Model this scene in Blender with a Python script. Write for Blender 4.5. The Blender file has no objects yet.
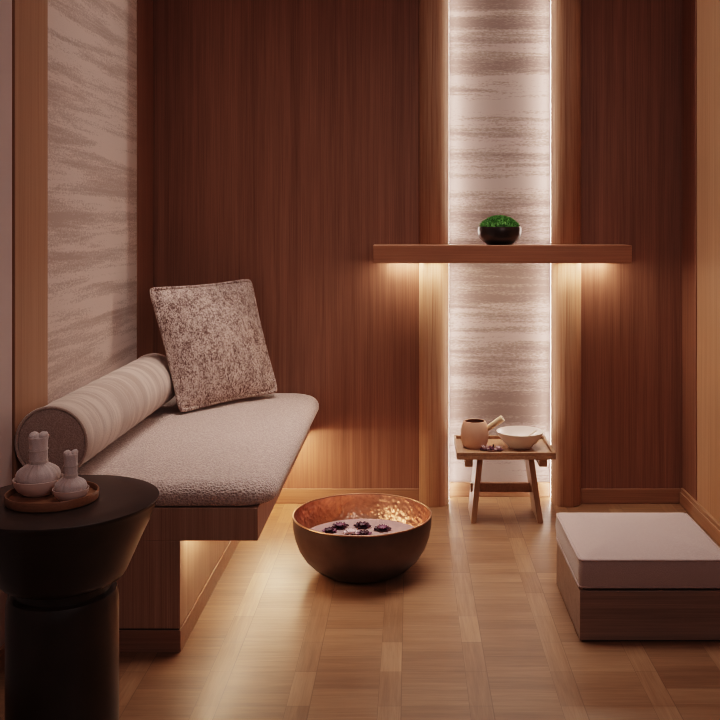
import bpy, bmesh, math, random
from mathutils import Vector, Matrix, noise as mn
random.seed(7)
PI = math.pi
S = bpy.context.scene
COL = S.collection
H = 1.15            # camera height
F = 940.0           # focal length in pixels of the 720 px frame

# ------------------------------------------------------------------ materials
def nt(name):
    m = bpy.data.materials.new(name); m.use_nodes = True
    t = m.node_tree; t.nodes.clear()
    out = t.nodes.new('ShaderNodeOutputMaterial')
    b = t.nodes.new('ShaderNodeBsdfPrincipled')
    t.links.new(b.outputs[0], out.inputs[0])
    return m, t, b
def N(t, kind, **kw):
    n = t.nodes.new(kind)
    for k, v in kw.items():
        if k.startswith('i_'): n.inputs[k[2:].replace('_', ' ')].default_value = v
        else: setattr(n, k, v)
    return n
def val(t, a, b=None, op='MULTIPLY', c=None, clamp=False):
    n = t.nodes.new('ShaderNodeMath'); n.operation = op; n.use_clamp = clamp
    for i, x in enumerate((a, b, c)):
        if x is None: continue
        if isinstance(x, (int, float)): n.inputs[i].default_value = x
        else: t.links.new(x, n.inputs[i])
    return n.outputs[0]
def coords(t, scale=(1,1,1), loc=(0,0,0), src='Object'):
    tc = t.nodes.new('ShaderNodeTexCoord'); mp = t.nodes.new('ShaderNodeMapping')
    mp.inputs['Scale'].default_value = scale; mp.inputs['Location'].default_value = loc
    t.links.new(tc.outputs[src], mp.inputs[0]); return mp.outputs[0]
def noise(t, vec, scale=1, detail=4, rough=.55, dist=0):
    n = N(t, 'ShaderNodeTexNoise', i_Scale=scale, i_Detail=detail, i_Roughness=rough, i_Distortion=dist)
    t.links.new(vec, n.inputs['Vector']); return n.outputs['Fac']
def ramp(t, fac, stops):
    r = t.nodes.new('ShaderNodeValToRGB'); e = r.color_ramp.elements
    while len(e) < len(stops): e.new(.5)
    for k, (p, c) in zip(e, stops):
        k.position = p; k.color = (*c, 1) if len(c) == 3 else c
    t.links.new(fac, r.inputs[0]); return r.outputs[0]
def mixc(t, f, a, b, mode='MIX'):
    n = t.nodes.new('ShaderNodeMix'); n.data_type = 'RGBA'; n.blend_type = mode
    for i, x in ((0, f), (6, a), (7, b)):
        if isinstance(x, (int, float)): n.inputs[i].default_value = x
        elif isinstance(x, tuple): n.inputs[i].default_value = (*x, 1)
        else: t.links.new(x, n.inputs[i])
    return n.outputs[2]
def bump(t, b, h, strength=.2, dist=.002):
    n = N(t, 'ShaderNodeBump', i_Strength=strength, i_Distance=dist)
    t.links.new(h, n.inputs['Height']); t.links.new(n.outputs[0], b.inputs['Normal'])

def wood(name, dark, light, axis='z', rough=.45, spec=.35, fine=1.0, cath=0.0):
    """vertical-grain veneer: streaks stretched along one axis"""
    m, t, b = nt(name)
    def sc(a, o): return tuple(a if 'xyz'[i] == axis else o for i in range(3))
    n1 = noise(t, coords(t, sc(.5, 42*fine)), 1, 5, .6, .12 + cath)
    n2 = noise(t, coords(t, sc(3.0, 210*fine)), 1, 3, .6, .1)
    n3 = noise(t, coords(t, sc(.4, 3.0)), 1, 2, .5, .2)
    f = val(t, val(t, n1, .48), val(t, n2, .44), 'ADD')
    f = val(t, f, val(t, n3, .16), 'ADD')
    c = ramp(t, f, [(.36, dark), (.71, light)])
    t.links.new(c, b.inputs['Base Color'])
    b.inputs['Roughness'].default_value = rough
    b.inputs['Specular IOR Level'].default_value = spec
    bump(t, b, f, .2, .0015)
    return m
def plain(name, c, rough=.6, metal=0, spec=.4, var=.12, sc=20, bs=0.0):
    m, t, b = nt(name)
    f = noise(t, coords(t), sc, 4)
    a = tuple(x*(1-var) for x in c); d = tuple(min(1, x*(1+var)) for x in c)
    t.links.new(ramp(t, f, [(.3, a), (.7, d)]), b.inputs['Base Color'])
    b.inputs['Roughness'].default_value = rough; b.inputs['Metallic'].default_value = metal
    b.inputs['Specular IOR Level'].default_value = spec
    if bs: bump(t, b, noise(t, coords(t), sc*6, 3), bs, .002)
    return m
def emit(name, c, s):
    m = bpy.data.materials.new(name); m.use_nodes = True; t = m.node_tree; t.nodes.clear()
    o = t.nodes.new('ShaderNodeOutputMaterial'); e = t.nodes.new('ShaderNodeEmission')
    e.inputs[0].default_value = (*c, 1); e.inputs[1].default_value = s
    t.links.new(e.outputs[0], o.inputs[0]); return m
def wallpaper(name, axis, light, dark, zs=13, seed=0.0):
    m, t, b = nt(name)
    def sc(h, z): return (h, h, z)
    a = noise(t, coords(t, sc(1.3, zs), (seed, seed, seed)), 1, 6, .66, .25)
    fine = noise(t, coords(t, sc(70, 170)), 1, 3, .7)
    big = noise(t, coords(t, sc(.8, 3.2), (seed*2, 3, seed)), 1, 2)
    f = val(t, a, val(t, val(t, fine, -.5, 'ADD'), .42), 'ADD')
    f = val(t, f, val(t, val(t, big, -.5, 'ADD'), .35), 'ADD')
    c = ramp(t, f, [(.44, light), (.505, tuple((l*.45+d*.55) for l, d in zip(light, dark))), (.62, dark)])
    t.links.new(c, b.inputs['Base Color'])
    b.inputs['Roughness'].default_value = .7; b.inputs['Specular IOR Level'].default_value = .25
    bump(t, b, fine, .35, .002)
    return m
def fabric(name, c, c2, scale=160, bs=.6, bd=.004, stripes=None):
    m, t, b = nt(name)
    v = N(t, 'ShaderNodeTexVoronoi', i_Scale=scale); t.links.new(coords(t), v.inputs['Vector'])
    n = noise(t, coords(t), scale*.6, 4, .65)
    f = val(t, val(t, v.outputs['Distance'], .55), val(t, n, .6), 'ADD')
    col = ramp(t, f, [(.3, c), (.8, c2)])
    if stripes:
        a, s1, s2 = stripes
        def sc(al, o): return tuple(al if 'xyz'[i] == a else o for i in range(3))
        g = noise(t, coords(t, sc(22, 3.0)), 1, 4, .6, .35)
        g = val(t, g, val(t, val(t, n, -.5, 'ADD'), .14), 'ADD')
        col = ramp(t, g, [(.42, s1), (.5, tuple((p+q)/2 for p, q in zip(s1, s2))), (.6, s2)])
    t.links.new(col, b.inputs['Base Color'])
    b.inputs['Roughness'].default_value = .9; b.inputs['Specular IOR Level'].default_value = .12
    b.inputs['Sheen Weight'].default_value = .25; b.inputs['Sheen Roughness'].default_value = .5
    bump(t, b, f, bs, bd)
    return m
def speckle(name):
    m, t, b = nt(name)
    n1 = noise(t, coords(t, (1, 1, .7)), 128, 2, .55, 1.8)
    n2 = noise(t, coords(t), 26, 2, .5)
    f = val(t, n1, val(t, val(t, n2, -.5, 'ADD'), .25), 'ADD')
    c = ramp(t, f, [(.37, (.12, .072, .064)), (.455, (.28, .195, .175)), (.53, (.52, .40, .36)), (.66, (.70, .57, .52))])
    t.links.new(c, b.inputs['Base Color'])
    b.inputs['Roughness'].default_value = .92; b.inputs['Specular IOR Level'].default_value = .1
    bump(t, b, n1, .7, .005)
    return m
def floor_mat():
    m, t, b = nt('oak_parquet')
    tc = t.nodes.new('ShaderNodeTexCoord'); sx = t.nodes.new('ShaderNodeSeparateXYZ')
    t.links.new(tc.outputs['Object'], sx.inputs[0])
    x, y = sx.outputs[0], sx.outputs[1]
    P, W, R = .2175, .056, .17
    ux = val(t, val(t, x, .049 + W/2 + P*20, 'ADD'), P, 'DIVIDE')
    cid = val(t, ux, None, 'FLOOR'); fx = val(t, ux, None, 'FRACT')
    strip = val(t, fx, W/P, 'LESS_THAN')
    par = val(t, val(t, cid, 2, 'MODULO'), .5)
    uy = val(t, val(t, y, -2.233 + R*40, 'ADD'), R, 'DIVIDE')
    uyp = val(t, uy, par, 'ADD')
    rid = val(t, uy, None, 'FLOOR'); fy = val(t, uy, None, 'FRACT')
    ridp = val(t, uyp, None, 'FLOOR'); fyp = val(t, uyp, None, 'FRACT')
    pid = val(t, val(t, uyp, 3), None, 'FLOOR'); fpy = val(t, val(t, uyp, 3), None, 'FRACT')
    def wn(a, c, k):
        cb = t.nodes.new('ShaderNodeCombineXYZ'); cb.inputs[2].default_value = k
        t.links.new(a, cb.inputs[0]); t.links.new(c, cb.inputs[1])
        w = t.nodes.new('ShaderNodeTexWhiteNoise'); t.links.new(cb.outputs[0], w.inputs[0]); return w.outputs[0]
    rs = wn(cid, rid, 3.0); rp = wn(cid, ridp, 7.0); rpl = wn(cid, pid, 11.0)
    gs = noise(t, coords(t, (60, 4, 1)), 1, 5, .6, .5)
    gp = noise(t, coords(t, (4, 60, 1)), 1, 5, .6, .5)
    gfs = noise(t, coords(t, (260, 12, 1)), 1, 3, .6)
    gfp = noise(t, coords(t, (12, 260, 1)), 1, 3, .6)
    def lin(g, gf, *rs_):
        f = val(t, val(t, g, .5), val(t, gf, .25), 'ADD')
        for r, k in rs_: f = val(t, f, val(t, r, k), 'ADD')
        return f
    fs = val(t, lin(gs, gfs, (rs, .26)), .09, 'ADD')
    fp = lin(gp, gfp, (rp, .16), (rpl, .12))
    f = val(t, val(t, fs, strip), val(t, fp, val(t, 1, strip, 'SUBTRACT')), 'ADD')
    c = ramp(t, f, [(.22, (.095, .043, .022)), (.50, (.192, .100, .054)), (.84, (.318, .184, .104))])
    # joint lines
    def near(fr, w): return val(t, val(t, val(t, fr, -.5, 'ADD'), None, 'ABSOLUTE'), .5 - w, 'GREATER_THAN')
    d = W/P
    j1 = val(t, val(t, fx, .006, 'LESS_THAN'), val(t, val(t, val(t, fx, d, 'SUBTRACT'), None, 'ABSOLUTE'), .006, 'LESS_THAN'), 'MAXIMUM')
    j2 = val(t, near(fy, .008), strip)
    j3 = val(t, near(fyp, .006), val(t, 1, strip, 'SUBTRACT'))
    j4 = val(t, val(t, near(fpy, .012), val(t, 1, strip, 'SUBTRACT')), .35)
    j = val(t, val(t, j1, j2, 'MAXIMUM'), val(t, j3, j4, 'MAXIMUM'), 'MAXIMUM')
    c = mixc(t, val(t, j, .5), c, (.07, .033, .018))
    t.links.new(c, b.inputs['Base Color'])
    rr = val(t, val(t, noise(t, coords(t), 9, 4), .18), .25, 'ADD')
    rr = val(t, rr, val(t, gfp, .06), 'ADD')
    t.links.new(rr, b.inputs['Roughness']); b.inputs['Specular IOR Level'].default_value = .38
    bump(t, b, val(t, f, val(t, j, -.4), 'ADD'), .16, .0015)
    return m
def hammered(name, c, rough, bs, sc):
    m, t, b = nt(name)
    v = N(t, 'ShaderNodeTexVoronoi', i_Scale=sc); v.feature = 'SMOOTH_F1'; t.links.new(coords(t), v.inputs['Vector'])
    n = noise(t, coords(t), 14, 4, .6, .6)
    a = tuple(x*.55 for x in c)
    t.links.new(ramp(t, n, [(.3, a), (.65, c)]), b.inputs['Base Color'])
    b.inputs['Metallic'].default_value = 1; b.inputs['Roughness'].default_value = rough
    bump(t, b, v.outputs['Distance'], bs, .006)
    return m

M = {}
M['floor'] = floor_mat()
M['wall_wood'] = wood('red_oak_veneer', (.140, .062, .040), (.295, .142, .092), 'z', .5)
M['wall_wood_lit'] = wood('lit_oak_veneer', (.33, .17, .092), (.48, .27, .16), 'z', .5)  # light falling on the right wall, put into a paler veneer colour
M['trim_wood'] = wood('oak_trim', (.30, .155, .092), (.43, .245, .155), 'z', .5)
M['trim_and_shade'] = wood('oak_trim_and_shade', (.20, .09, .058), (.31, .155, .10), 'z', .5)  # left corner trim; also the painted shade on the right wall
M['col_wood'] = wood('solid_oak_column', (.27, .135, .078), (.52, .315, .205), 'z', .45, cath=1.8, fine=.8)
M['shelf_wood'] = wood('oak_shelf', (.23, .092, .050), (.36, .165, .092), 'x', .45)
M['base_wood'] = wood('oak_baseboard', (.22, .105, .060), (.35, .185, .110), 'x', .45)
M['base_wood_y'] = wood('oak_baseboard_side', (.24, .12, .068), (.38, .205, .122), 'y', .45)
M['bench_wood'] = wood('walnut_bench', (.25, .135, .090), (.47, .30, .215), 'z', .45, fine=1.2)
M['bench_kick'] = wood('bench_kick_oak', (.21, .105, .065), (.34, .19, .125), 'x', .45)
M['ott_wood'] = wood('ottoman_oak', (.155, .100, .078), (.30, .205, .16), 'x', .4, fine=.8)
M['stool_wood'] = wood('stool_oak', (.21, .108, .060), (.35, .20, .118), 'y', .45)
M['stool_leg'] = wood('stool_leg_oak', (.21, .108, .060), (.35, .20, .118), 'z', .45)
M['tray_wood'] = wood('tray_wood', (.19, .088, .045), (.31, .155, .085), 'x', .4)
M['handle_wood'] = wood('handle_pine', (.50, .34, .20), (.66, .49, .32), 'x', .5)
M['table'] = plain('ebony_table', (.026, .0145, .0115), .30, 0, .6, .35, 9, .05)
M['table_top'] = plain('ebony_table_top', (.031, .016, .0125), .42, 0, .42, .25, 12, .04)
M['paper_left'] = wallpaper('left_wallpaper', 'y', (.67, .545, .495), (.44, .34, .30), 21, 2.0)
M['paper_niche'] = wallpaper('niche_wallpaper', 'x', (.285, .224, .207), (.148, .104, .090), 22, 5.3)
M['plaster'] = plain('pale_plaster', (.56, .46, .44), .8, 0, .2, .04, 5)
M['dark_gap'] = plain('shadow_gap', (.02, .011, .009), .8)
M['cushion'] = fabric('boucle', (.37, .27, .24), (.62, .495, .45), 170, .95, .006)
M['ott_fabric'] = fabric('woven_linen', (.33, .255, .24), (.46, .365, .345), 420, .35, .002)
M['ott_piping'] = fabric('linen_piping', (.32, .24, .225), (.43, .335, .315), 420, .3, .002)
M['bolster'] = fabric('striped_bolster', (.5, .4, .36), (.6, .5, .45), 300, .35, .002, ('y', (.60, .485, .425), (.42, .32, .275)))
M['bolster_end'] = fabric('bolster_end', (.33, .255, .23), (.50, .40, .36), 260, .5, .003)
M['bolster_pipe'] = fabric('bolster_piping', (.40, .30, .26), (.52, .41, .36), 300, .3, .002)
M['pillow'] = speckle('melange_boucle')
M['bronze'] = plain('bronze_patina', (.105, .078, .068), .42, .75, .5, .35, 6, .05)
M['copper'] = hammered('hammered_copper', (.80, .45, .31), .30, .5, 75)
M['copper_rim'] = plain('copper_rim', (.40, .22, .15), .35, 1, .5, .1)
M['petal_dark'] = plain('dark_petal', (.040, .010, .022), .5, 0, .4, .4, 60)
M['petal_purple'] = plain('purple_petal', (.13, .045, .085), .5, 0, .4, .4, 60)
M['petal_pale'] = plain('pale_petal', (.62, .47, .50), .55, 0, .3, .1, 60)
M['stem'] = plain('dark_stem', (.03, .018, .012), .7)
M['clay'] = plain('tan_clay', (.50, .29, .20), .65, 0, .3, .10, 14, .08)
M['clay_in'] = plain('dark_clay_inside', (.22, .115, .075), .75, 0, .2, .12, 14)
M['ceramic'] = plain('cream_ceramic', (.66, .55, .47), .38, 0, .45, .05, 10)
M['ceramic_in'] = plain('pale_glaze', (.74, .67, .63), .25, 0, .5, .04, 10)
M['bowl_pink'] = plain('blush_ceramic', (.68, .52, .47), .5, 0, .35, .04, 12)
M['cloth'] = fabric('muslin', (.60, .51, .50), (.76, .66, .645), 700, .3, .001)
M['string'] = plain('cotton_string', (.66, .57, .54), .9)
M['black_bowl'] = plain('black_stoneware', (.022, .014, .013), .30, 0, .5, .4, 40, .15)
M['moss'] = plain('moss_green', (.075, .21, .050), .8, 0, .2, .75, 110)
M['soil'] = plain('moss_bed', (.02, .07, .015), .9)
M['led'] = emit('led_warm', (1, .80, .64), 7)
M['led_niche'] = emit('led_niche', (1, .82, .72), 30)
M['led_shelf'] = emit('led_shelf', (1, .77, .58), 80)
M['led_bench'] = emit('led_bench', (1, .72, .48), 50)
M['bench_wall_fill'] = emit('bench_wall_fill', (1, .70, .44), 190)
m, t, b = nt('rose_water')
b.inputs['Base Color'].default_value = (.42, .29, .29, 1); b.inputs['Roughness'].default_value = .12
b.inputs['Specular IOR Level'].default_value = .5
bump(t, b, noise(t, coords(t), 16, 2), .06, .004)
M['water'] = m

# ------------------------------------------------------------------ mesh helpers
def box(bm, x0, x1, y0, y1, z0, z1):
    v = [bm.verts.new((x, y, z)) for z in (z0, z1) for y in (y0, y1) for x in (x0, x1)]
    for f in ((0,2,3,1), (4,5,7,6), (0,1,5,4), (2,6,7,3), (0,4,6,2), (1,3,7,5)):
        bm.faces.new([v[i] for i in f])
    return v
def hexa(bm, bot, top):
    v = [bm.verts.new(p) for p in bot] + [bm.verts.new(p) for p in top]
    for f in ((3,2,1,0), (4,5,6,7), (0,1,5,4), (1,2,6,5), (2,3,7,6), (3,0,4,7)):
        bm.faces.new([v[i] for i in f])
def rings(bm, rs, cap0=True, cap1=True, closed=True):
    vs = [[bm.verts.new(p) for p in r] for r in rs]
    n = len(vs[0])
    for a, b_ in zip(vs, vs[1:]):
        for i in range(n if closed else n-1):
            j = (i+1) % n
            bm.faces.new((a[i], a[j], b_[j], b_[i]))
    if cap0: bm.faces.new(list(reversed(vs[0])))
    if cap1: bm.faces.new(vs[-1])
    return vs
def lathe(bm, prof, c=(0,0,0), seg=64, cap0=True, cap1=True, sx=1, sy=1, wob=None):
    rs = []
    for k, (r, z) in enumerate(prof):
        rr = []
        for i in range(seg):
            a = 2*PI*i/seg
            q = r*(wob(a, k/(len(prof)-1)) if wob else 1)
            rr.append((c[0]+q*sx*math.cos(a), c[1]+q*sy*math.sin(a), c[2]+z))
        rs.append(rr)
    return rings(bm, rs, cap0, cap1)
def tube(bm, pts, r, seg=8, closed=False):
    pts = [Vector(p) for p in pts]; n = len(pts); rs = []
    rad = r if isinstance(r, (list, tuple)) else [r]*n
    up = None
    for i, p in enumerate(pts):
        a = pts[(i-1) % n] if (closed or i > 0) else p
        c = pts[(i+1) % n] if (closed or i < n-1) else p
        d = (c-a).normalized()
        if up is None: up = Vector((0,0,1)) if abs(d.z) < .9 else Vector((1,0,0))
        s = d.cross(up)
        if s.length < 1e-5: s = d.cross(Vector((0,1,0)))
        s.normalize(); up = s.cross(d).normalized()
        rs.append([tuple(p + (s*math.cos(2*PI*k/seg) + up*math.sin(2*PI*k/seg))*rad[i]) for k in range(seg)])
    if closed: rs.append(rs[0])
    rings(bm, rs, not closed, not closed)
    if closed: bmesh.ops.remove_doubles(bm, verts=bm.verts, dist=1e-6)
def rrect(cx, cy, hx, hy, R, n=8):
    out = []
    R = max(min(R, hx, hy), .0005)
    for q, (sx, sy) in enumerate(((1,1), (-1,1), (-1,-1), (1,-1))):
        for i in range(n+1):
            a = PI/2*q + PI/2*i/n
            out.append((cx + sx*(hx-R) + R*math.cos(a), cy + sy*(hy-R) + R*math.sin(a)))
    # extra points on the straights
    res = []
    for i, p in enumerate(out):
        q = out[(i+1) % len(out)]; res.append(p)
        L = math.hypot(q[0]-p[0], q[1]-p[1]); k = int(L/.03)
        for j in range(1, k+1): res.append((p[0]+(q[0]-p[0])*j/(k+1), p[1]+(q[1]-p[1])*j/(k+1)))
    return res
def pillowbox(bm, x0, x1, y0, y1, z0, z1, R, rb, rt, crown, amp=0, bulge=0):
    cx, cy, hx, hy = (x0+x1)/2, (y0+y1)/2, (x1-x0)/2, (y1-y0)/2
    base = rrect(cx, cy, hx, hy, R)
    def ring(ins, z):
        k = ins; out = []
        for (x, y) in base:
            dx, dy = x-cx, y-cy
            out.append((cx + dx*(hx-k)/hx, cy + dy*(hy-k)/hy, z))
        return out
    rs = []
    for i in range(6):
        a = PI/2*i/5; rs.append(ring(rb*(1-math.sin(a)), z0 + rb*(1-math.cos(a))))
    zm0, zm1 = z0+rb, z1-rt
    for i in range(1, 5):
        u = i/5; rs.append(ring(-bulge*math.sin(PI*u), zm0+(zm1-zm0)*u))
    for i in range(7):
        a = PI/2*i/6; rs.append(ring(rt*(1-math.cos(a)), zm1 + rt*math.sin(a)))
    m_ = min(hx, hy)
    for i in range(1, 15):
        u = i/15; k = rt + (m_*.985-rt)*u
        rs.append(ring(k, z1 + crown*(1-(1-u)**2.4)))
    rings(bm, rs)
    if amp:
        for v in bm.verts:
            k = min(1, max(0, (v.co.z-z0)/(z1-z0)))
            v.co += Vector((0, 0, amp))*k*mn.noise(v.co*5) + Vector((amp*.5, amp*.5, 0))*k*mn.noise(v.co*7)
def finish(bm, sharp=35, tri=False):
    bmesh.ops.recalc_face_normals(bm, faces=bm.faces)
    for f in bm.faces: f.smooth = True
    lim = math.radians(sharp)
    for e in bm.edges:
        if len(e.link_faces) == 2 and e.calc_face_angle(0) > lim: e.smooth = False
def obj(name, bm, mat, parent=None, bevel=0, sharp=35, kind=None, label=None, cat=None, group=None, origin=None):
    finish(bm, sharp)
    if parent is not None: off = Vector(parent['_w'])
    elif kind == 'structure': off = Vector((0,0,0))
    elif origin is not None: off = Vector(origin)
    else:
        xs = [v.co for v in bm.verts]
        off = Vector(((min(v.x for v in xs)+max(v.x for v in xs))/2, (min(v.y for v in xs)+max(v.y for v in xs))/2, min(v.z for v in xs)))
    bmesh.ops.translate(bm, verts=bm.verts, vec=-off)
    me = bpy.data.meshes.new(name); bm.to_mesh(me); bm.free()
    o = bpy.data.objects.new(name, me); COL.objects.link(o)
    me.materials.append(M[mat])
    o['_w'] = tuple(off)
    if parent is not None: o.parent = parent; o.location = off - Vector(parent['_w'])
    else: o.location = off
    if bevel:
        md = o.modifiers.new('bevel', 'BEVEL'); md.width = bevel; md.segments = 2; md.limit_method = 'ANGLE'; md.harden_normals = False
    tag(o, label, cat, group, kind)
    return o
def tag(o, label=None, cat=None, group=None, kind=None):
    for k, v in (('label', label), ('category', cat), ('group', group), ('kind', kind)):
        if v: o[k] = v
def thing(name, loc, label, cat, group=None):
    o = bpy.data.objects.new(name, None); COL.objects.link(o); o.location = loc; o['_w'] = tuple(loc)
    o.empty_display_size = .05
    tag(o, label, cat, group); return o
def B(*a):
    bm = bmesh.new(); box(bm, *a); return bm
def struct(name, bm, mat, bevel=0, parent=None): return obj(name, bm, mat, parent, bevel, kind='structure')

# ------------------------------------------------------------------ the room
XL, XR, YB, YN, ZC = -1.048, 1.113, 3.847, 3.945, 2.75
Y0 = -.9
struct('floor', B(XL-.12, XR+.12, Y0, YN+.1, -.05, 0), 'floor')
struct('ceiling', B(XL-.12, XR+.12, Y0, YN+.1, ZC, ZC+.06), 'plaster')
CX1, CX2, CR = .098, .6385, .0613       # column centres
bm = B(XL-.12, CX1, YB, YN, 0, ZC); box(bm, CX2, XR+.12, YB, YN, 0, ZC)
struct('wall_back', bm, 'wall_wood')
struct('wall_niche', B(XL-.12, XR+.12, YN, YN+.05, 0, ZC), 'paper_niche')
bm = B(XL-.12, XL-.012, Y0, 3.847, 0, ZC)
struct('wall_left', bm, 'dark_gap')
struct('wall_left_plaster', B(XL-.012, XL-.002, Y0, 2.480, .06, ZC), 'plaster')
struct('wall_left_panel', B(XL-.012, XL-.006, 2.72, 3.625, 0, ZC), 'paper_left')
struct('trim_1', B(XL-.012, XL, 2.495, 2.72, 0, ZC), 'trim_wood', .0015)
struct('trim_2', B(XL-.012, XL, 3.625, YB-.006, 0, ZC), 'trim_and_shade', .0015)
struct('baseboard_left', B(XL-.012, XL+.006, Y0, 2.480, 0, .06), 'base_wood_y', .0015)
struct('wall_right', B(XR+.003, XR+.12, Y0, 3.655, 0, ZC), 'wall_wood_lit')
struct('wall_right_shade', B(XR, XR+.12, 3.658, YB-.004, 0, ZC), 'trim_and_shade', .0015)  # dark strip standing in for shade at the wall's far end
bm = B(XL, CX1-CR+.004, YB-.010, YB, 0, .060); box(bm, CX2+CR-.004, XR-.006, YB-.010, YB, 0, .060)
bm2 = B(XL, CX1-CR+.004, YB-.002, YB, .060, .064); bm2.free()
struct('baseboard_back', bm, 'base_wood', .002)
struct('baseboard_niche', B(CX1+.01, CX2-.01, YN-.012, YN, 0, .060), 'base_wood', .002)
bm = B(XR-.014, XR+.003, Y0, YB-.012, 0, .050); box(bm, XR-.009, XR+.003, Y0, YB-.012, .050, .066)
struct('baseboard_right', bm, 'base_wood_y', .002)

# shelf
SY0, SZ0, SZ1 = 3.65, .990, 1.060
sh = thing('wall_shelf', (.36, YB, SZ0), 'long reddish oak floating shelf across both columns, moss bowl on top', 'shelf')
obj('shelf_board', B(-.144, .862, SY0, YB, SZ0, SZ1), 'shelf_wood', sh, .002)
obj('led_strip', B(-.10, .82, SY0+.090, SY0+.0965, SZ0-.002, SZ0), 'led_shelf', sh)
for a_, b_ in ((-.085, .030), (.708, .805)):
    obj('led_strip', B(a_, b_, YB-.040, YB-.028, SZ0-.002, SZ0), 'led_shelf', sh)  # short extra strips added to brighten the wall beside the columns

# columns: three quarter round posts at the niche jambs, cut by the shelf
def column(cx, mir, z0, z1, label, led):
    def prof():
        pts = []
        for i in range(37):
            a = PI + 1.5*PI*i/36
            x = CR*math.cos(a); pts.append((cx + x*mir, YB + CR*math.sin(a)))
        pts.append((cx, YB))
        return pts
    p = prof()
    bm = bmesh.new()
    def ins(k): return [(cx+(x-cx)*(1-k/CR), YB+(y-YB)*(1-k/CR)) for x, y in p]
    rings(bm, [[(x, y, z0) for x, y in ins(.003)], [(x, y, z0+.004) for x, y in p], [(x, y, z1-.004) for x, y in p], [(x, y, z1) for x, y in ins(.003)]])
    return obj('half_round_column', bm, 'col_wood', None, 0, 40, kind='thing', label=label, cat='column', group='half-round oak columns framing the niche', origin=(cx, YB, z0))
column(CX1, 1, 0, SZ0-.004, 'rounded oak column below the shelf, standing behind the copper bowl', 1)
column(CX2, -1, 0, SZ0-.004, 'rounded oak column below the shelf, right of the small stool', 1)
column(CX1, 1, SZ1, ZC, 'rounded oak column rising above the shelf, left of the moss bowl', 1)
column(CX2, -1, SZ1, ZC, 'rounded oak column rising above the shelf, right of the moss bowl', 1)
# LED profiles in the niche behind the columns
def niche_led(x, z0, z1, label):
    s = 1 if x < .36 else -1
    t_ = thing('led_light', (x, YB+.05, z0), label, 'light', 'vertical light strips along the niche edges')
    obj('channel', B(x-.0004 if s > 0 else x-.001, x+.001 if s > 0 else x+.0004, YB+.044, YB+.070, z0, z1), 'trim_wood', t_)
    obj('diffuser', B(x+.001 if s > 0 else x-.005, x+.0042 if s > 0 else x-.001, YB+.046, YB+.068, z0, z1), 'led_niche', t_)
for x, w in ((.1572, 'left'), (.5912, 'right')):
    niche_led(x, .002, SZ0-.006, 'thin vertical glowing light strip below the shelf, %s edge of wallpapered niche' % w)
    niche_led(x, SZ1+.002, ZC, 'thin vertical glowing light strip above the shelf, %s edge of wallpapered niche' % w)

# ------------------------------------------------------------------ bench
bx1, bf = -.407, 2.514
bench = thing('bench', (XL, bf, 0), 'long wooden built-in bench cantilevered out from left wall, lit underneath', 'bench')
bxl = XL+.006
obj('seat_slab', B(bxl, bx1, bf, YB-.012, .297, .385), 'bench_wood', bench, .002)
obj('plinth', B(bxl, -.615, bf, YB-.012, .062, .297), 'bench_wood', bench, .0015)
kb = B(bxl, -.613, bf-.002, YB-.012, 0, .058)
obj('kick_board', kb, 'bench_kick', bench, .0015)
obj('shadow_line', B(bxl, -.619, bf+.004, YB-.012, .057, .063), 'dark_gap', bench)
obj('led_strip', B(-.572, -.562, bf+.05, YB-.06, .291, .297), 'led_bench', bench)
obj('led_strip', B(-.585, -.42, YB-.135, YB-.120, .291, .297), 'bench_wall_fill', bench)  # extra strip added to brighten the back wall below the slab

bm = bmesh.new(); pillowbox(bm, XL+.008, -.364, bf-.006, YB-.004, .3855, .456, .085, .022, .046, .010, .004, 0)
obj('seat_cushion', bm, 'cushion', None, 0, 80, label='long beige boucle seat cushion lying on the wooden bench', cat='cushion')

# bolster
br, bxc, bzc, by0, by1 = .0955, -.9505, .5650, 2.492, 3.49
bo = thing('bolster', (bxc, (by0+by1)/2, bzc-br), 'long round bolster cushion with striped cover lying along left wall', 'bolster')
def ring_y(r, y, n=64): return [(bxc+r*math.cos(2*PI*i/n), y, bzc+r*math.sin(2*PI*i/n)) for i in range(n)]
bm = bmesh.new(); rs = []
for i in range(41):
    u = i/40; y = by0+.004+(by1-by0-.008)*u
    rs.append(ring_y(br*(.985+.015*min(1, 12*min(u, 1-u))) + .0008*math.sin(u*60), y))
rings(bm, rs); obj('cover', bm, 'bolster', bo)
for y, s in ((by0, -1), (by1, 1)):
    bm = bmesh.new()
    rings(bm, [ring_y(br-.004, y-s*.004), ring_y(br-.008, y+s*.001), ring_y(br*.7, y+s*.006), ring_y(br*.3, y+s*.008), ring_y(.004, y+s*.009)], False)
    obj('end_panel', bm, 'bolster_end', bo)
    bm = bmesh.new(); tube(bm, ring_y(br-.002, y), .0045, 8, True); obj('piping', bm, 'bolster_pipe', bo)

# throw pillow
BL, BR_, TR, TL = (Vector(p) for p in ((-.814, 3.345, .4805), (-.526, 3.684, .4905), (-.648, 3.792, .912), (-.936, 3.40, .9035)))
nrm = (BR_-BL).cross(TL-BL).normalized()
if nrm.y > 0: nrm = -nrm
def psurf(u, v, side):
    p = BL*(1-u)*(1-v) + BR_*u*(1-v) + TR*u*v + TL*(1-u)*v
    cu, cv = 2*u-1, 2*v-1
    ctr = (BL+BR_+TR+TL)/4
    pin = 1 - .038*((1-cu*cu)*cv*cv + (1-cv*cv)*cu*cu) + .022 - .026*(abs(cu*cv))**14
    p = ctr + (p-ctr)*pin
    th = (max(0, (1-cu**2)*(1-cv**2)))**.55
    return p + nrm*side*(.066*th*(1 + .10*mn.noise(Vector((u*3, v*3, side)))) if side > 0 else .034*th)
pl = thing('throw_pillow', tuple((BL+BR_)/2), 'square speckled brown and cream pillow leaning on back wall upon bench', 'pillow')
n = 34; bm = bmesh.new()
g = {}
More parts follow.
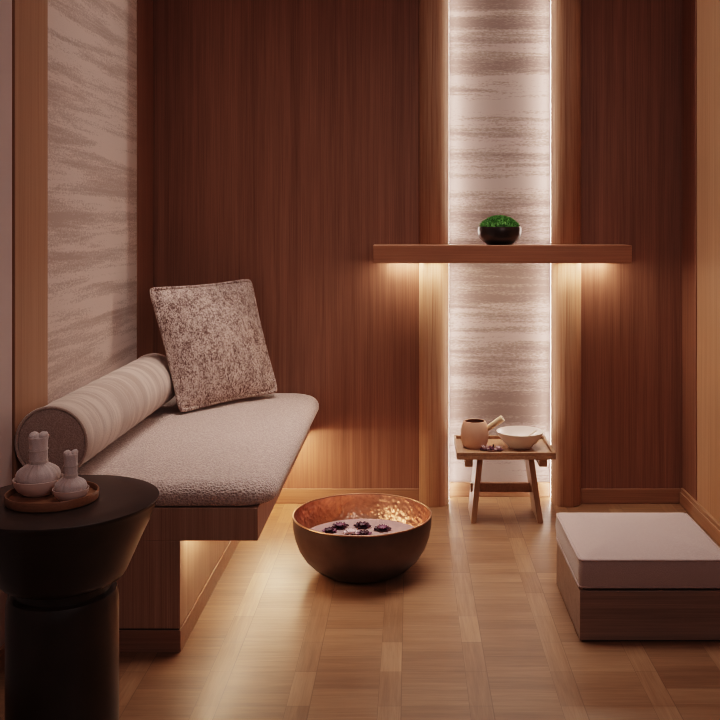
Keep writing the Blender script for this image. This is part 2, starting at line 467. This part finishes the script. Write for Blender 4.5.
for s in (1, -1):
    for i in range(n+1):
        for j in range(n+1):
            e = i in (0, n) or j in (0, n)
            if e and s < 0: g[s, i, j] = g[1, i, j]
            else: g[s, i, j] = bm.verts.new(psurf(i/n, j/n, s))
    for i in range(n):
        for j in range(n):
            bm.faces.new((g[s, i, j], g[s, i+1, j], g[s, i+1, j+1], g[s, i, j+1]))
obj('cover', bm, 'pillow', pl, 0, 80)
edge = [(i/n, 0) for i in range(n)] + [(1, i/n) for i in range(n)] + [(1-i/n, 1) for i in range(n)] + [(0, 1-i/n) for i in range(n)]
bm = bmesh.new(); tube(bm, [psurf(u, v, 1) for u, v in edge], .0075, 10, True); obj('piping', bm, 'pillow', pl, 0, 80)

# ------------------------------------------------------------------ side table
TX, TY = -.775, 2.10
st = thing('side_table', (TX, TY, 0), 'round black wooden pedestal side table with flared top beside bench', 'table')
TZ = .530
bm = bmesh.new()
lathe(bm, [(.100, .352), (.118, .353), (.132, .360), (.140, .372), (.150, .395), (.170, .440), (.190, .482), (.200, .508), (.2045, .519), (.2080, .524), (.2080, .5275)], (TX, TY, 0), 96, True, False)
obj('pedestal_bowl', bm, 'table', st)
bm = bmesh.new()
lathe(bm, [(.2080, .5275), (.2075, .5292), (.2055, .530), (.15, .530), (.002, .530)], (TX, TY, 0), 96, True, True)
obj('tabletop', bm, 'table_top', st)
bm = bmesh.new(); lathe(bm, [(.103, .325), (.103, .356)], (TX, TY, 0), 72); obj('neck', bm, 'table', st)
bm = bmesh.new(); lathe(bm, [(.117, 0), (.120, .004), (.120, .300), (.118, .318), (.115, .327), (.108, .331), (.02, .332)], (TX, TY, 0), 72); obj('base', bm, 'table', st)

# tray with two compress bowls
tx, ty = -.797, 2.095
tr = thing('serving_tray', (tx, ty, TZ), 'small oval brown wooden tray with low rim on black side table', 'tray')
bm = bmesh.new(); lathe(bm, [(.096, .0), (.0985, .002), (.1000, .008), (.1000, .019), (.0990, .0208), (.0965, .0205), (.0955, .019), (.0945, .009), (.002, .0085)], (tx, ty, TZ), 72, True, True, 1, .95)
obj('tray_dish', bm, 'tray_wood', tr)
def compress(cx, cy, k, kh, blab, clab, sd):
    z = TZ+.009
    b_ = thing('small_bowl', (cx, cy, z), blab, 'bowl', 'small blush bowls on the tray')
    bm = bmesh.new()
    lathe(bm, [(.030*k, 0), (.033*k, .0015*k), (.046*k, .012*k), (.0525*k, .024*k), (.0545*k, .034*k), (.0545*k, .0355*k), (.053*k, .036*k), (.051*k, .034*k), (.0485*k, .024*k), (.041*k, .012*k), (.027*k, .006*k), (.002, .0055*k)], (cx, cy, z), 56)
    obj('bowl_body', bm, 'bowl_pink', b_)
    zc = z+.0075*k
    c_ = thing('herbal_compress', (cx, cy, zc), clab, 'herbal compress', 'muslin herbal compress balls in bowls')
    bm = bmesh.new()
    pr = [(.012, 0), (.022, .003), (.037, .012), (.0445, .022), (.0480, .031), (.0475, .038), (.0435, .046), (.036, .0525), (.028, .057), (.0215, .0605), (.0185, .064)]
    def wob(a, u):
        s = max(0, (u-.35)/.65)
        return 1 + .055*s*math.cos(17*a + 2*math.sin(3*a)) + .018*s*math.cos(31*a)
    lathe(bm, [(r*k, zz*k) for r, zz in pr], (cx, cy, zc), 136, True, True, wob=wob)
    obj('cloth_ball', bm, 'cloth', c_, 0, 60)
    z2 = zc+.0615*k; hh = kh; r0 = .0195*k
    bm = bmesh.new()
    lathe(bm, [(r0*.98, 0), (r0, .004), (r0*1.0, hh*.45), (r0*1.06, hh*.5), (r0*1.0, hh*.55), (r0*1.03, hh*.8), (r0*1.10, hh*.90), (r0*1.10, hh*.95), (r0*.8, hh), (r0*.2, hh*.97)], (cx, cy, z2), 48, wob=lambda a, u: 1+.02*math.cos(9*a+u*8))
    obj('handle', bm, 'cloth', c_, 0, 60)
    bm = bmesh.new()
    for i in range(3):
        tube(bm, [(cx+r0*1.02*math.cos(2*PI*j/28), cy+r0*1.02*math.sin(2*PI*j/28), z2+.003+i*.0022+.0012*math.sin(2*PI*j/28)) for j in range(28)], .0012, 6, True)
    tube(bm, [(cx+r0*1.06*math.cos(2*PI*j/28), cy+r0*1.06*math.sin(2*PI*j/28), z2+hh*.5+.002*math.sin(2*PI*j/28)) for j in range(28)], .0011, 6, True)
    obj('string', bm, 'string', c_)
    bm = bmesh.new()
    for i, (dx, rr) in enumerate(((-.55, .50), (.55, .52), (.02, .44))):
        a = sd*.25
        mt_ = Matrix.Translation((cx+dx*r0*math.cos(a), cy+dx*r0*math.sin(a)-(.25*r0 if i == 2 else 0), z2+hh*(.985 if i < 2 else .96)))
        bmesh.ops.create_uvsphere(bm, u_segments=18, v_segments=12, radius=r0*rr, matrix=mt_@Matrix.Diagonal((1, 1.7, .95, 1)))
    for v in bm.verts: v.co += Vector((1, 1, 1))*.0012*mn.noise(v.co*160)
    obj('tuft', bm, 'cloth', c_, 0, 80)
compress(-.836, 2.115, 1.0, .062, 'larger blush bowl at the left end of the wooden tray', 'larger white muslin compress ball with tall wrapped handle, left on tray', .3)
compress(-.747, 2.070, .715, .054, 'smaller blush bowl at the right end of the wooden tray', 'smaller white muslin compress ball with short wrapped handle, right on tray', 1.1)

# ------------------------------------------------------------------ copper foot bowl
KX, KY = -.157, 3.10
fb = thing('foot_bowl', (KX, KY, 0), 'large round bronze foot bowl with hammered copper inside standing on floor', 'bowl')
outp = [(.095, 0), (.112, .002), (.135, .010), (.162, .027), (.188, .052), (.208, .083), (.221, .118), (.2275, .152), (.2285, .178), (.2280, .188)]
bm = bmesh.new(); lathe(bm, outp, (KX, KY, 0), 112, True, False); obj('outer_shell', bm, 'bronze', fb)
inp = [(r-.0055, max(z, .008)+.0) for r, z in outp][3:]
inp = [(.002, .012), (.10, .013), (.13, .020)] + [(r, z+.003) for r, z in inp[:-1]] + [(.2235, .189)]
bm = bmesh.new(); lathe(bm, inp, (KX, KY, 0), 112, True, False); obj('copper_lining', bm, 'copper', fb)
bm = bmesh.new(); tube(bm, [(KX+.2258*math.cos(2*PI*i/96), KY+.2258*math.sin(2*PI*i/96), .1885) for i in range(96)], .0030, 8, True); obj('rim', bm, 'copper_rim', fb)
WZ = .106
bm = bmesh.new(); lathe(bm, [(.206, WZ-.002), (.2090, WZ), (.12, WZ), (.002, WZ)], (KX, KY, 0), 112)
obj('water', bm, 'water', None, kind='stuff', label='pinkish still water filling the large copper foot bowl', cat='water')
def blossom(name, x, y, z, r, npet, mat, label, group, mat2=None, layers=2, rot=0., flat=.5):
    t_ = thing(name, (x, y, z), label, 'flower', group)
    for L in range(layers):
        bm = bmesh.new(); rr = r*(1-.36*L)
        for k in range(npet):
            a = rot + 2*PI*k/npet + L*.5 + random.uniform(-.2, .2); w = rr*.46*random.uniform(.8, 1.15)
            gr = []
            for i in range(6):
                u = i/5; row = []
                for j in range(5):
                    q = (j/4-.5)*2
                    wd = w*math.sin(PI*min(.95, .12+u*.83))**.8
                    px_ = rr*u; py_ = q*wd
                    pz = r*flat*(.22+.9*L)*(u**1.5) + r*.16*q*q*u + random.uniform(-.03, .03)*r + .0015
                    row.append((x+px_*math.cos(a)-py_*math.sin(a), y+px_*math.sin(a)+py_*math.cos(a), z+max(.0012, pz)))
                gr.append(row)
            rings(bm, gr, False, False, False)
        obj('outer_petals' if L == 0 else 'inner_petals', bm, mat if L == 0 else (mat2 or mat), t_, 0, 80)
    return t_
gA = 'dark blossoms floating in the copper bowl'
def atz(px, py, z):
    d = F*(H-z)/(py-222.0); return ((px-410)*d/F, d)
for (px, py, r, mt, m2, lab) in (
    (340, 527.5, .030, 'petal_dark', 'petal_purple', 'dark purple blossom floating in copper bowl, farthest left at back'),
    (362.5, 527, .031, 'petal_dark', 'petal_dark', 'nearly black blossom floating at the middle of the copper bowl water'),
    (382.5, 530, .030, 'petal_dark', 'petal_purple', 'dark purple blossom floating in copper bowl, rightmost of the flowers'),
    (329.5, 532, .026, 'petal_purple', 'petal_dark', 'purple blossom floating in copper bowl, leftmost and close to rim'),
    (364, 535, .027, 'petal_purple', 'petal_dark', 'purple blossom half hidden behind the near rim of copper bowl'),
    (351, 533.5, .027, 'petal_pale', 'petal_pale', 'pale pink blossom floating among the dark ones in copper bowl')):
    x, y = atz(px, py, WZ)
    blossom('floating_blossom', x, y, WZ, r, 7, mt, lab, gA, m2, 2, random.random()*6, .26)

# ------------------------------------------------------------------ small stool in the niche
so = thing('stool', (.364, 3.70, 0), 'low oak tray-topped stool standing in front of the lit niche', 'stool')
sx0, sx1, sy0, sy1, sz0, sz1 = .177, .551, 3.55, 3.84, .252, .279
bm = B(sx0, sx1, sy0, sy1, sz0, sz0+.015); obj('seat', bm, 'stool_wood', so, .0015)
def frame(x0, x1, y0, y1, z0, z1, w):
    bm = bmesh.new()
    box(bm, x0, x1, y0, y0+w, z0, z1); box(bm, x0, x1, y1-w, y1, z0, z1)
    box(bm, x0, x0+w, y0+w, y1-w, z0, z1); box(bm, x1-w, x1, y0+w, y1-w, z0, z1)
    return bm
obj('rim', frame(sx0, sx1, sy0, sy1, sz0+.0152, sz1, .011), 'stool_wood', so, .0015)
for x in (.208, .490):
    obj('batten', B(x, x+.030, sy0+.012, sy1-.012, .222, sz0), 'stool_wood', so, .0015)
for s, (tx0, bx0) in ((-1, (.258, .233)), (1, (.452, .488))):
    bm = bmesh.new(); w = .020
    hexa(bm, [(bx0, 3.585, 0), (bx0+w, 3.585, 0), (bx0+w, 3.775, 0), (bx0, 3.775, 0)],
             [(tx0, 3.60, sz0), (tx0+w+.002, 3.60, sz0), (tx0+w+.002, 3.76, sz0), (tx0, 3.76, sz0)])
    obj('leg', bm, 'stool_leg', so, .0015)
obj('stretcher', B(.236, .484, 3.672, 3.690, .094, .128), 'stool_wood', so, .0015)
TSZ = sz0+.0152
# clay pot with side handle
px0, py0 = .254, 3.690
pt = thing('clay_pot', (px0, py0, TSZ), 'tan clay pot with pale side handle on the left of the stool', 'pot')
bm = bmesh.new(); lathe(bm, [(.040, 0), (.045, .003), (.0515, .020), (.0545, .042), (.0535, .066), (.049, .088), (.0445, .098), (.0425, .1025), (.040, .103), (.0385, .1015)], (px0, py0, TSZ), 64, True, False)
obj('pot_body', bm, 'clay', pt)
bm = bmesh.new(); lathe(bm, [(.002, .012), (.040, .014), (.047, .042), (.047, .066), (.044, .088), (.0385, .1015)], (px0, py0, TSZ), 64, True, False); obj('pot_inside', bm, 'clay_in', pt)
bm = bmesh.new()
a0 = Vector((px0+.047, py0-.006, TSZ+.072)); a1 = Vector((px0+.108, py0-.022, TSZ+.117))
dv = (a1-a0).normalized()
tube(bm, [a0, a0+(a1-a0)*.15, a0+(a1-a0)*.9, a1-dv*.002, a1], [.0105, .0115, .0135, .0135, .0122], 20)
hd = obj('handle', bm, 'handle_wood', pt)
bm = bmesh.new(); tube(bm, [a1-dv*.001, a1+dv*.0006], .005, 16); obj('handle_hole', bm, 'dark_gap', hd)
# ceramic bowl
cx0, cy0 = .432, 3.690
cb = thing('ceramic_bowl', (cx0, cy0, TSZ), 'wide cream ceramic bowl on the right of the low stool', 'bowl')
bm = bmesh.new(); lathe(bm, [(.043, 0), (.046, .0015), (.048, .006), (.066, .022), (.083, .043), (.0925, .060), (.093, .062), (.092, .0632), (.0905, .0625)], (cx0, cy0, TSZ), 72, True, False); obj('bowl_body', bm, 'ceramic', cb)
bm = bmesh.new(); lathe(bm, [(.002, .008), (.044, .010), (.064, .025), (.080, .044), (.0905, .0625)], (cx0, cy0, TSZ), 72, True, False); obj('glazed_inside', bm, 'ceramic_in', cb)
# spoon lying in the bowl
bm = bmesh.new()
p0 = Vector((cx0+.012, cy0-.030, TSZ+.035)); p1 = Vector((cx0+.064, cy0+.016, TSZ+.0600))
tube(bm, [p0, p0.lerp(p1, .5)+Vector((0,0,.002)), p1], [.0042, .0036, .0046], 10)
sp = obj('spoon', bm, 'ceramic', None, label='slim pale spoon resting inside the cream ceramic bowl', cat='spoon')
bm = bmesh.new(); q = p0 - (p1-p0).normalized()*.016
bmesh.ops.create_uvsphere(bm, u_segments=20, v_segments=12, radius=1, matrix=Matrix.Translation(q)@Matrix.Rotation(math.atan2((p1-p0).y, (p1-p0).x), 4, 'Z')@Matrix.Diagonal((.022, .013, .006, 1)))
obj('spoon_bowl', bm, 'ceramic', sp)
# dried blossoms
gB = 'small dried blossoms on the stool'
for (x, y, r, mt, m2, lab) in ((.290, 3.636, .022, 'petal_purple', 'petal_pale', 'purple and white dried blossom on stool, touching the clay pot'),
                               (.316, 3.626, .021, 'petal_pale', 'petal_purple', 'pale dried blossom on stool, between the other two'),
                               (.342, 3.630, .020, 'petal_purple', 'petal_pale', 'purple dried blossom on stool, in front of the cream bowl')):
    t_ = blossom('dried_blossom', x, y, TSZ, r, 6, mt, lab, gB, m2, 2, random.random()*6, .6)
    if r != .021: continue
    bm = bmesh.new(); tube(bm, [(x+.004, y+.004, TSZ+.004), (x+.007, y+.006, TSZ+.016), (x+.006, y+.005, TSZ+.024)], [.0035, .0028, .0035], 8)
    obj('stem', bm, 'stem', t_)

# ------------------------------------------------------------------ moss bowl on the shelf
mx, my = (499.5-410)*3.745/F, 3.745
mb = thing('planter_bowl', (mx, my, SZ1), 'small round black stoneware bowl in the middle of the shelf', 'bowl')
bm = bmesh.new(); lathe(bm, [(.050, 0), (.052, .003), (.054, .005), (.068, .012), (.079, .024), (.0855, .038), (.0875, .056), (.0865, .068), (.085, .0715), (.082, .071), (.079, .064), (.002, .058)], (mx, my, SZ1), 72); obj('bowl_body', bm, 'black_bowl', mb)
bm = bmesh.new()
mz = SZ1+.0655
def dome(r): return .050*max(0, 1-(r/.084)**2)**.75
lathe(bm, [(.0758, .0005)] + [(.0765*math.cos(a), dome(.0765*math.cos(a))-.004) for a in [i*PI/2/9*.99 for i in range(1, 10)]], (mx, my, mz), 40, True, True, wob=lambda a, u: 1+.02*math.sin(5*a+u*9))
for k in range(1700):
    a = random.uniform(0, 2*PI); r = .0775*math.sqrt(random.random()); z = mz+dome(r)-.005
    p = Vector((mx+r*math.cos(a), my+r*math.sin(a), z))
    nn = Vector((math.cos(a)*r*6, math.sin(a)*r*6, .55)).normalized()
    d = (nn + Vector((random.uniform(-.7, .7), random.uniform(-.7, .7), random.uniform(-.2, .5)))).normalized()
    L = random.uniform(.006, .012); s = d.cross(Vector((random.random(), random.random(), .3))).normalized()*.0019
    s2 = d.cross(s).normalized()*.0019
    v = [bm.verts.new(p+s), bm.verts.new(p-s*.5+s2*.87), bm.verts.new(p-s*.5-s2*.87), bm.verts.new(p+d*L)]
    for f in ((0,1,3), (1,2,3), (2,0,3)): bm.faces.new([v[i] for i in f])
obj('moss', bm, 'moss', None, 0, 60, kind='stuff', label='bright green moss mound heaped in the black shelf bowl', cat='moss')

# ------------------------------------------------------------------ ottoman
ox0, ox1, oy0, oy1 = .465, .875, 2.573, 2.985
ot = thing('ottoman', ((ox0+ox1)/2, (oy0+oy1)/2, 0), 'low square dark oak box base of the ottoman near right wall', 'ottoman')
obj('box_body', B(ox0, ox1, oy0, oy1, .004, .140), 'ott_wood', ot, .002)
obj('plinth', B(ox0+.006, ox1-.006, oy0+.006, oy1-.006, 0, .004), 'dark_gap', ot)
obj('top_reveal', B(ox0+.012, ox1-.012, oy0+.012, oy1-.012, .140, .146), 'dark_gap', ot)
oc = thing('square_cushion', ((ox0+ox1)/2, (oy0+oy1)/2, .146), 'square pinkish beige piped seat cushion on the low wooden ottoman', 'cushion')
bm = bmesh.new(); pillowbox(bm, ox0-.001, ox1+.001, oy0-.002, oy1+.006, .1465, .227, .014, .006, .009, .021, .0022, .003)
obj('cover', bm, 'ott_fabric', oc, 0, 80)
for z, i_ in ((.2235, .0008), (.1510, .0008)):
    bm = bmesh.new(); r_ = rrect((ox0+ox1)/2, (oy0+oy1)/2, (ox1-ox0)/2+.001-i_, (oy1-oy0)/2+.001-i_, .014)
    tube(bm, [(x, y, z) for x, y in r_], .0040, 8, True)
    obj('piping', bm, 'ott_piping', oc, 0, 80)

# ------------------------------------------------------------------ light
def area(name, loc, rot, sx, sy, e, c, spread=PI):
    l = bpy.data.lights.new(name, 'AREA'); l.shape = 'RECTANGLE'; l.size = sx; l.size_y = sy; l.energy = e; l.color = c; l.spread = spread
    o = bpy.data.objects.new(name, l); o.location = loc; o.rotation_euler = rot; COL.objects.link(o); return o
def aim(o, p):
    d = Vector(p)-o.location; o.rotation_euler = d.to_track_quat('-Z', 'Y').to_euler()
area('ceiling_light', (.0, 3.12, ZC-.01), (0, 0, 0), 1.8, .8, 8.5, (1, .83, .75), math.radians(62))
k = area('left_wall_fill', (.95, .3, 1.9), (0, 0, 0), .6, .9, 6.4, (1, .79, .77)); aim(k, (-1.1, 2.9, 1.2))  # unseen fill added to brighten the left wallpaper
w = bpy.data.worlds.new('World'); S.world = w; w.use_nodes = True
w.node_tree.nodes['Background'].inputs[0].default_value = (.88, .68, .63, 1)
w.node_tree.nodes['Background'].inputs[1].default_value = .078

# ------------------------------------------------------------------ camera
cam = bpy.data.cameras.new('camera'); co = bpy.data.objects.new('camera', cam); COL.objects.link(co)
co.location = (0, 0, H); co.rotation_euler = (PI/2, 0, 0)
cam.sensor_width = 36; cam.lens = F/720*36
cam.shift_x = -50/720; cam.shift_y = -138/720
cam.clip_start = .05
S.camera = co
S.cycles.filter_width = 1.0
S.view_settings.view_transform = 'Filmic'
S.view_settings.look = 'Medium High Contrast'
S.view_settings.exposure = .38
for o in bpy.data.objects:
    if '_w' in o: del o['_w']
